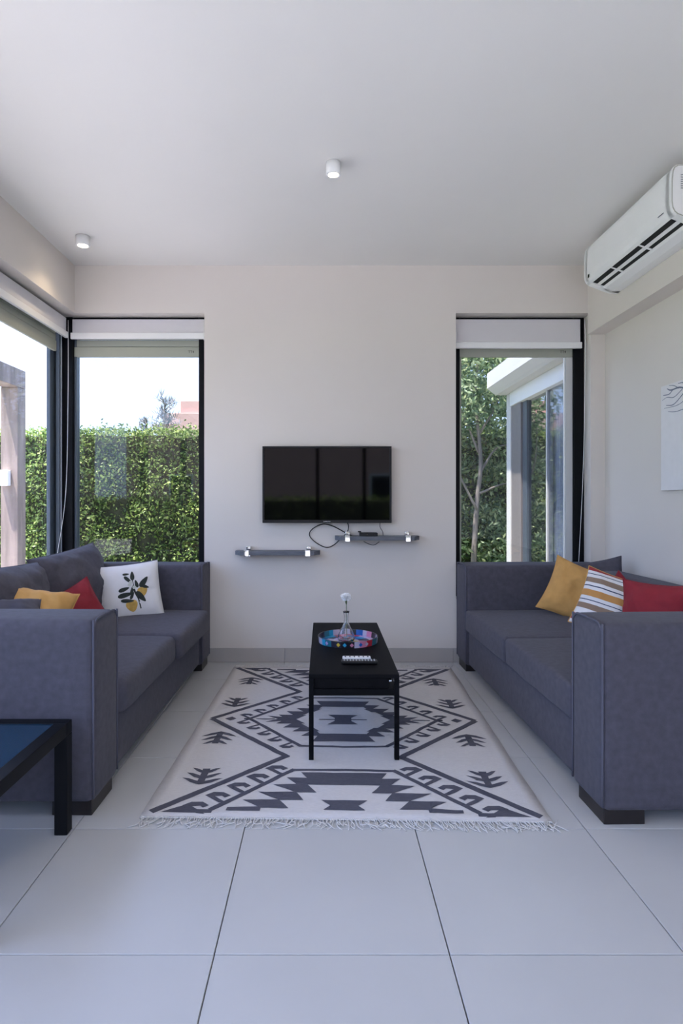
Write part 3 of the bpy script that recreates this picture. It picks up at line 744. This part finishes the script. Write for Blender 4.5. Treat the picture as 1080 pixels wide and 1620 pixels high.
# lemon print, shaped to the cushion's front
def print_patch(name, outline, m, off):
    V, F = [], []; cx = sum(p[0] for p in outline)/len(outline); cy = sum(p[1] for p in outline)/len(outline); n = len(outline); rings = 4
    def lift(x, y):
        u, v = x/(.385/2), y/(.365/2); return (x, y, pillow_z(u, v, .12, 5, .005)+off)
    V.append(lift(cx, cy))
    for k in range(1, rings+1):
        for (x, y) in outline: V.append(lift(cx+(x-cx)*k/rings, cy+(y-cy)*k/rings))
    for i in range(n): F.append((0, 1+i, 1+(i+1) % n))
    for k in range(rings-1):
        for i in range(n): a = 1+k*n; F.append((a+i, a+n+i, a+n+(i+1) % n, a+(i+1) % n))
    mobj(name, V, F, m, lem, smooth=True, local=True)
M_lf = mat('printed_leaf', (.022, .028, .022), .85, var=.3, vscale=60); M_lm = mat('printed_lemon', (.55, .34, .08), .85, var=.15, vscale=50); M_fl = mat('printed_flower', (.55, .56, .52), .85)
def leafpoly(cx, cy, a, L, W): return [(cx+math.cos(a)*x-math.sin(a)*y, cy+math.sin(a)*x+math.cos(a)*y) for x, y in [(L/2*math.cos(q), W/2*math.sin(q)*(1-.35*math.cos(q))*(1 if abs(math.sin(q)) > .01 else 0)) for q in [2*math.pi*k/14 for k in range(14)]]]
S = .00148
for (x, y, a, L, W) in [(637, 162, 85, 40, 17), (681, 193, 48, 56, 22), (597, 216, 14, 46, 17), (600, 240, 8, 62, 20), (606, 265, -8, 54, 15), (662, 254, -52, 58, 24), (618, 178, -50, 44, 15), (650, 198, 100, 34, 14), (684, 214, -20, 34, 13), (630, 222, 70, 46, 12), (612, 152, 0, 28, 10), (627, 246, 60, 34, 12)]:
    print_patch('printed_leaf', leafpoly((x-624)*S, (225-y)*S, R(a), L*S, W*S), M_lf, .0018)
for (x, y, a, L, W) in [(623, 288, -80, 50, 46), (672, 232, 30, 44, 38)]: print_patch('printed_lemon', leafpoly((x-624)*S, (225-y)*S, R(a), L*S, W*S), M_lm, .0012)
for (x, y) in [(622, 200), (640, 212), (628, 190)]: print_patch('printed_flower', leafpoly((x-624)*S, (225-y)*S, 0, 16*S, 14*S), M_fl, .0024)
print_patch('printed_stem', [((x-624)*S, (225-y)*S) for x, y in [(630, 160), (634, 160), (641, 225), (656, 270), (660, 303), (655, 304), (651, 272), (636, 230)]], M_lf, .001)
# right sofa
cushion('throw_cushion', 'slate grey cushion behind the mustard cushion on the right sofa', at(938, 932, 3.98), (-.45, -1, .25), R(10), .40, .38, .10, M_fab, 11)
cushion('throw_cushion', 'mustard yellow cushion leaning in the far corner of the right sofa', at(913, 938, 3.86), (-.30, -1, .42), R(-22), .385, .37, .14, M_mustard, 12, .018)
cushion('throw_cushion', 'dark red cushion mostly hidden behind the striped cushion', (1.685, 3.50, .525), (-1, -.55, .3), R(-32), .34, .33, .10, M_red, 13)
cushion('striped_cushion', 'striped white, ochre, red and brown cushion on the right sofa', at(967, 957, 3.36), (-.45, -1, .42), R(-18), .35, .34, .13, M_str, 14, .010, .08, backm=M_mustard)
cushion('throw_cushion', 'dark red cushion at the near end of the right sofa', (1.635, 3.02, .59), (-1, -.75, .30), R(1), .38, .33, .14, M_red, 15, .014)

# ------------------------------------------------------------------ coffee table and things on it
cx0, cx1, cy0, cy1, ct = -.066, .334, 2.728, 3.874, .386
ctb = thing('coffee_table', 'narrow black wooden coffee table on the rug', 'table', ((cx0+cx1)/2, (cy0+cy1)/2, .006))
box('table_top', cx0, cx1, cy0, cy1, ct-.018, ct, M_blackwood, ctb, .002)
for x in (cx0, cx1-.021):
    for y in (cy0, cy1-.021): box('leg', x, x+.021, y, y+.021, .0065, ct-.018, M_blackwood, ctb, .0015)
box('drawer_box', cx0+.022, cx1-.045, cy0+.015, cy1-.015, .293, ct-.018, M_blackwood, ctb, .002)
box('shelf', cx0+.001, cx1-.001, cy0+.022, cy1-.022, .285, .293, M_blackwood, ctb, .001)
box('apron', cx0+.022, cx1-.022, cy0+.002, cy0+.012, .292, .32, M_blackwood, ctb, .001)
box('glint_strip', cx1-.043, cx1-.03, cy0+.03, cy0+.2, .345, .352, M_chrome, ctb, .001)  # chrome strip added to stand in for a bright glint under the top

trc = (.131, 3.36)
tray = thing('round_tray', 'round tray with multicoloured patchwork print on the coffee table', 'tray', (*trc, ct))
cols = [(.45, .02, .04), (.01, .10, .38), (.60, .42, .04), (.01, .01, .015), (.45, .42, .55), (.02, .28, .48), (.03, .03, .05), (.40, .32, .60), (.55, .20, .32), (.02, .14, .20)]
CM = [mat('patch_%d' % i, c, .3) for i, c in enumerate(cols)]
rt, seg = .166, 72; V, F, fm = [], [], []
pro = [(rt-.006, .001), (rt-.003, .034), (rt-.009, .034), (rt-.013, .004)]
for r_, z_ in pro:
    for k in range(seg): a = 2*math.pi*k/seg; V.append((trc[0]+r_*math.cos(a), trc[1]+r_*math.sin(a), ct+z_))
rr = random.Random(4); pat = []
while len(pat) < seg:
    c_ = rr.randrange(10); pat += [c_]*rr.choice((2, 3, 4))
for i in range(3):
    for k in range(seg):
        F.append((i*seg+k, i*seg+(k+1) % seg, (i+1)*seg+(k+1) % seg, (i+1)*seg+k)); fm.append(3 if i == 1 else pat[(k+i*9) % seg])
mobj('rim', V, F, CM, tray, smooth=False, fm=fm)
V, F, fm = [(trc[0], trc[1], ct+.004)], [], []; rings = [.03, .06, .09, .12, rt-.0125]
for r_ in rings:
    for k in range(36): a = 2*math.pi*k/36; V.append((trc[0]+r_*math.cos(a), trc[1]+r_*math.sin(a), ct+.004))
for k in range(36): F.append((0, 1+k, 1+(k+1) % 36)); fm.append(rr.randrange(10) if k % 4 == 0 else fm[-1])
for i in range(4):
    for k in range(36): F.append((1+i*36+k, 1+(i+1)*36+k, 1+(i+1)*36+(k+1) % 36, 1+i*36+(k+1) % 36)); fm.append(rr.randrange(10) if k % 3 == 0 else fm[-1])
mobj('tray_floor', V, F, CM, tray, fm=fm)
# motifs on the rim (lettering-like diamonds and rings)
for k, a in enumerate([R(q) for q in (250, 262, 275, 292, 305, 225)]):
    c = Vector((trc[0]+(rt-.0035)*math.cos(a), trc[1]+(rt-.0035)*math.sin(a), ct+.017)); d = Vector((math.cos(a), math.sin(a), 0)); s_ = Vector((-d.y, d.x, 0))
    mobj('printed_motif', [c+s_*.011+d*.001, c+Vector((0, 0, .011))+d*.001, c-s_*.011+d*.001, c-Vector((0, 0, .011))+d*.0005], [(0, 1, 2, 3)], CM[(k*3+2) % 10], tray)

gm = bpy.data.materials.new('clear_glass'); gm.use_nodes = True
gb = gm.node_tree.nodes['Principled BSDF']; gb.inputs['Transmission Weight'].default_value = 1; gb.inputs['Roughness'].default_value = .01; gb.inputs['IOR'].default_value = 1.45
gb.inputs['Base Color'].default_value = (.96, .98, .99, 1)
nzn = gm.node_tree.nodes.new('ShaderNodeTexNoise'); nzn.inputs['Scale'].default_value = 90
bpn = gm.node_tree.nodes.new('ShaderNodeBump'); bpn.inputs['Strength'].default_value = .06; gm.node_tree.links.new(nzn.outputs[0], bpn.inputs['Height']); gm.node_tree.links.new(bpn.outputs[0], gb.inputs['Normal'])
vc = (.122, 3.36, ct+.0045)
vase = thing('glass_vase', 'small clear glass carafe vase standing in the round tray', 'vase', vc)
outp = [(.030, 0), (.044, .004), (.047, .015), (.044, .032), (.034, .055), (.022, .078), (.0135, .100), (.011, .120), (.012, .138), (.015, .152), (.018, .160)]
inp = [(.0160, .160), (.0130, .151), (.0098, .137), (.0088, .120), (.0112, .101), (.0195, .078), (.031, .055), (.0405, .032), (.043, .016), (.040, .008), (.012, .007)]
lathe('carafe', outp+inp, gm, vase, vc, 40)
fl = thing('white_flower', 'single fluffy white flower in the glass vase', 'flower', (vc[0], vc[1], vc[2]+.02))
fc = Vector((vc[0]-.002, vc[1], CAM_H-(944-790)*3.36/976))
tube('stem', spline([(vc[0]+.004, vc[1], vc[2]+.02), (vc[0]+.001, vc[1], vc[2]+.12), (fc.x+.003, fc.y, fc.z-.02)], 5), .0022, M_stem, fl, 6)
tube('calyx', [(fc.x+.003, fc.y, fc.z-.042), (fc.x+.002, fc.y, fc.z-.026), (fc.x, fc.y, fc.z-.01)], [.003, .006, .010], M_stem, fl, 8)
V, F = [], []
for i in range(220):
    d = Vector((random.gauss(0, 1), random.gauss(0, 1), random.gauss(.25, .75))).normalized(); q = fc+Vector((d.x*.022, d.y*.022, d.z*.016-.004))*random.uniform(.3, 1)
    t_ = d.orthogonal().normalized(); t_ = Matrix.Rotation(random.random()*6.28, 3, d) @ t_; s_ = d.cross(t_); o = len(V); L = random.uniform(.008, .014)
    V += [q-t_*L*.4, q+d*L*.6-t_*L*.7+s_*.003, q+d*L+s_*random.uniform(-.004, .004), q+d*L*.6+t_*L*.7-s_*.003, q+t_*L*.4]; F.append((o, o+1, o+2, o+3, o+4))
tag(mobj('bloom', V, F, M_petal, fl, smooth=False), 'ruffled white petals')
# remotes
def remote(name, label, x0, x1, y0, y1, m, bm_, rows, rz, seed):
    t = thing(name, label, 'remote control', ((x0+x1)/2, (y0+y1)/2, ct), rz, 'remote controls on the coffee table')
    L, W = x1-x0, y1-y0
    box('casing', -L/2, L/2, -W/2, W/2, .0005, .017, m, t, .005, 3, local=True)
    for i in range(rows):
        for j in (-1, 0, 1):
            xx = -L/2+.014+i*(L-.028)/(rows-1)
            box('button', xx-.0035, xx+.0035, j*W*.27-.0035, j*W*.27+.0035, .0165, .0185, bm_, t, .001, 1, local=True)
bw = mat('grey_button', (.45, .46, .48), .5)
remote('remote_control', 'black remote control with pale buttons on the coffee table', .083, .252, 2.885, 2.930, M_plast, bw, 11, R(-1), 1)
remote('remote_control', 'slim white remote control behind the black one on the coffee table', .090, .226, 2.955, 2.99, mat('white_plastic', (.75, .75, .76), .3), mat('dark_button', (.10, .10, .12), .5), 6, R(0), 2)

# ------------------------------------------------------------------ navy side table at left
sx1, sy1, sx0, sy0, sz = -.885, 2.172, -1.485, 1.575, .388
stt = thing('side_table', 'low black side table with glossy navy top beside the left sofa', 'table', ((sx0+sx1)/2, (sy0+sy1)/2, 0))
fw = .045
for q in ((sx0, sx1, sy1-fw, sy1), (sx0, sx1, sy0, sy0+fw), (sx0, sx0+fw, sy0+fw, sy1-fw), (sx1-fw, sx1, sy0+fw, sy1-fw)):
    box('rail', *q, sz-.045, sz, M_black, stt, .003)
box('table_top', sx0+fw, sx1-fw, sy0+fw, sy1-fw, sz-.02, sz-.004, M_navy, stt)
for x in (sx0, sx1-fw):
    for y in (sy0, sy1-fw): box('leg', x, x+fw, y, y+fw, 0, sz-.045, M_black, stt, .003)

# ------------------------------------------------------------------ rug
RW, RL = 1.49, 2.015
rug = thing('rug', 'cream flat-woven rug with charcoal tribal pattern and fringed ends', 'rug', (.0745, 2.224, 0), math.atan2(-.052, 2.02))
nx, ny = 30, 40; V, F = [], []
def wav(x, y): return .0035+.0012*noise.noise(Vector((x*3, y*3, 1)))
def edge(x, y): return x + .006*noise.noise(Vector((y*3.3, 4 if x > 0 else 9, 0)))*abs(x)/(RW/2)
for i in range(nx+1):
    for j in range(ny+1):
        x, y = -RW/2+RW*i/nx, RL*j/ny; V.append((edge(x, y), y, wav(x, y)+.002))
o = len(V)
for i in range(nx+1):
    for j in range(ny+1):
        x, y = -RW/2+RW*i/nx, RL*j/ny; V.append((edge(x, y), y, .0004))
g = lambda i, j: i*(ny+1)+j
for i in range(nx):
    for j in range(ny):
        F.append((g(i, j), g(i+1, j), g(i+1, j+1), g(i, j+1))); F.append((o+g(i, j), o+g(i, j+1), o+g(i+1, j+1), o+g(i+1, j)))
for i in range(nx): F += [(g(i, 0), o+g(i, 0), o+g(i+1, 0), g(i+1, 0)), (g(i, ny), g(i+1, ny), o+g(i+1, ny), o+g(i, ny))]
for j in range(ny): F += [(g(0, j), g(0, j+1), o+g(0, j+1), o+g(0, j)), (g(nx, j), o+g(nx, j), o+g(nx, j+1), g(nx, j+1))]
mobj('ground_weave', V, F, M_rug, rug, smooth=True, local=True)
# woven pattern: quarter motifs in (u, w), w measured from the middle of the rug; mode says how a quarter is mirrored
Q = []                                      # (name, mode, polygons): '4' one piece per quarter, 'lr' per side, 'tb' per end, 'all' one piece
def band(a, b_, wd):
    a, b_ = Vector(a), Vector(b_); d = (b_-a).normalized(); n_ = Vector((-d.y, d.x))*wd/2; return [a+n_, b_+n_, b_-n_, a-n_]
Q.append(('zigzag_band', 'lr', [band((.690, 0), (.250, .47), .030), band((.250, .455), (.715, .965), .032)]))
Q.append(('hexagon_outline', 'all', [band((.49, 0), (.198, .35), .022), band((.205, .345), (0, .352), .02), band((.49, 0), (.52, -.0), .02)]))
Q.append(('end_outline', 'tb', [band((0, .597), (.216, .602), .020), band((.210, .595), (.50, .945), .024)]))
Q.append(('corner_wedge', '4', [[(.68, .966), (.603, .912), (.575, .942), (.49, .942), (.49, .968)]]))
Q.append(('diamond_motif', 'lr', [[(.56, 0), (.588, .028), (.622, 0), (.588, -.0)]]))
hk = [(-.004, .004), (.062, -.058), (.030, -.062), (.016, -.046), (-.006, -.068), (.026, -.096), (.072, -.096), (.104, -.066), (.034, -.002)]
for k in range(5):
    bu = .243+.068*k; bw_ = .600+1.2*(bu-.213); Q.append(('hook_motif', '4', [[(bu+x*.92, bw_+y*.88+.01) for x, y in hk]]))
for k in range(5):
    bu = .478-.062*k; bw_ = (.49-bu)*1.2; Q.append(('hook_motif', '4', [[(bu+x*.70+.002, bw_-y*.70-.006) for x, y in hk]]))
Q.append(('step_medallion', 'tb', [
    [(0, .625), (.18, .625), (.155, .675), (.235, .675), (.19, .735), (0, .735)] ,
    [(.15, .73), (.285, .735), (.19, .80), (.107, .80)], [(.19, .795), (.34, .80), (.245, .863), (.157, .863)],
    [(.25, .858), (.39, .863), (.313, .925), (.208, .925)], [(.313, .915), (.44, .925), (.44, .947), (.313, .947)]]))
Q.append(('end_bar', 'tb', [[(0, .86), (.088, .862), (.055, .90), (.078, .935), (0, .935)]]))
Q.append(('centre_medallion', 'all', [
    [(0, .196), (.113, .196), (.15, .29), (0, .29)],
    [(.10, .225), (.205, .225), (.165, .165), (.13, .165)],
    [(.115, .165), (.255, .17), (.215, .115), (.155, .115)],
    [(.175, .115), (.305, .12), (.265, .06), (.215, .06)],
    [(.195, .06), (.345, .065), (.30, .0), (.245, .0)],
    [(.30, .028), (.40, .045), (.345, .0), (.30, 0)], [(.36, 0), (.36, .007), (.455, .004), (.455, 0)]]))
Q.append(('centre_cross', 'all', [[(0, 0), (0, .068), (.078, .068), (.045, .022), (.045, .006), (.125, .005), (.125, 0)]]))
def treepoly(u0, w0, dirn):
    """trunk and three pairs of slanting branches; dirn = +1 opens towards the rug's middle"""
    out = [[(u0-.014, w0+dirn*.075), (u0+.014, w0+dirn*.075), (u0+.016, w0-dirn*.065), (u0-.016, w0-dirn*.065)]]
    for k, hw in ((0, .085), (1, .075), (2, .06)):
        wb = w0+dirn*(.058-.048*k)
        for s_ in (-1, 1):
            out.append([(u0, wb), (u0+s_*hw*.65, wb-dirn*.030), (u0+s_*hw, wb-dirn*.036), (u0+s_*hw*.5, wb+dirn*.004), (u0, wb+dirn*.024)])
    return out
Q.append(('tree_motif', '4', treepoly(.585, .665, 1))); Q.append(('tree_motif', '4', treepoly(.605, .265, -1)))
def polys_mesh(polys, sus, sws):
    bm = bmesh.new()
    for p in polys:
        for su in sus:
            for sw in sws:
                pts = [(su*a[0], RL/2-sw*a[1]*RL/2.0) for a in p]
                pts = [(min(max(x, -RW/2+.01), RW/2-.01), min(max(y, .012), RL-.012)) for x, y in pts]
                clean = []
                for q in pts:
                    if not clean or (Vector(q)-Vector(clean[-1])).length > 1e-4: clean.append(q)
                if len(clean) > 2 and (Vector(clean[0])-Vector(clean[-1])).length < 1e-4: clean.pop()
                if len(clean) < 3: continue
                ar = sum(clean[i][0]*clean[(i+1) % len(clean)][1]-clean[(i+1) % len(clean)][0]*clean[i][1] for i in range(len(clean)))
                if abs(ar) < 1e-6: continue
                if ar < 0: clean.reverse()
                bvs = [bm.verts.new((x, y, 0)) for x, y in clean]
                for tri in tessellate_polygon([[Vector((x, y, 0)) for x, y in clean]]): bm.faces.new([bvs[i] for i in tri])
    bmesh.ops.recalc_face_normals(bm, faces=bm.faces[:])
    for f_ in bm.faces[:]:
        f_.normal_update()
        if f_.normal.z < 0: f_.normal_flip()
    for _ in range(4):
        es = [e_ for e_ in bm.edges if e_.calc_length() > .05]
        if not es: break
        bmesh.ops.subdivide_edges(bm, edges=es, cuts=1); bmesh.ops.triangulate(bm, faces=[f_ for f_ in bm.faces if len(f_.verts) > 3])
    bm.verts.index_update(); V = []
    for v_ in bm.verts:
        x, y = v_.co.x, v_.co.y
        x2 = x+.004*noise.noise(Vector((x*16, y*16, 2))); y2 = y+.004*noise.noise(Vector((x*16, y*16, 7)))
        V.append((x2, y2, wav(x, y)+.0030))
    F = [tuple(v_.index for v_ in f_.verts) for f_ in bm.faces]; bm.free(); return V, F
for k, (nm, mode, ps) in enumerate(Q):
    pm = (1, -1)
    combos = {'4': [((a,), (b_,)) for a in pm for b_ in pm], 'lr': [((a,), pm) for a in pm], 'tb': [(pm, (a,)) for a in pm], 'all': [(pm, pm)]}[mode]
    for su_, sw_ in combos:
        v, f = polys_mesh(ps, su_, sw_); mobj(nm, [(a, b_, c+.00004*k) for a, b_, c in v], f, M_rugd, rug, local=True)
# fringes
def fringe(y0, sgn, n):
    parts = []
    for k in range(n):
        x = -RW/2+.008+(RW-.016)*k/(n-1)
        L = random.uniform(.036, .068)+(.03*max(0, x-.3)); dx = random.gauss(.022 if x > 0 else -.008, .016)
        p = [(x, y0-sgn*.004, .006), (x+dx*.3, y0+sgn*L*.35, .005), (x+dx*.5+random.gauss(0, .006), y0+sgn*L*.7, .004+.004*random.random()), (x+dx+random.gauss(0, .008), y0+sgn*L, .003)]
        if random.random() < .12: p[-1] = (p[-1][0]+random.gauss(0, .03), y0+sgn*random.uniform(-.01, .05), .012)
        parts.append(tubedata(spline(p, 3), .0019, 4))
        parts.append(tubedata([(x-.004, y0-sgn*.003, .0065), (x+.004, y0+sgn*.004, .0065)], .0028, 5))
    v, f = join(*parts); o_ = mobj('fringe', v, f, M_fringe, rug, smooth=True, local=True); o_['kind'] = 'stuff'; o_['label'] = 'knotted white fringe'
fringe(0, -1, 190); fringe(RL, 1, 150)
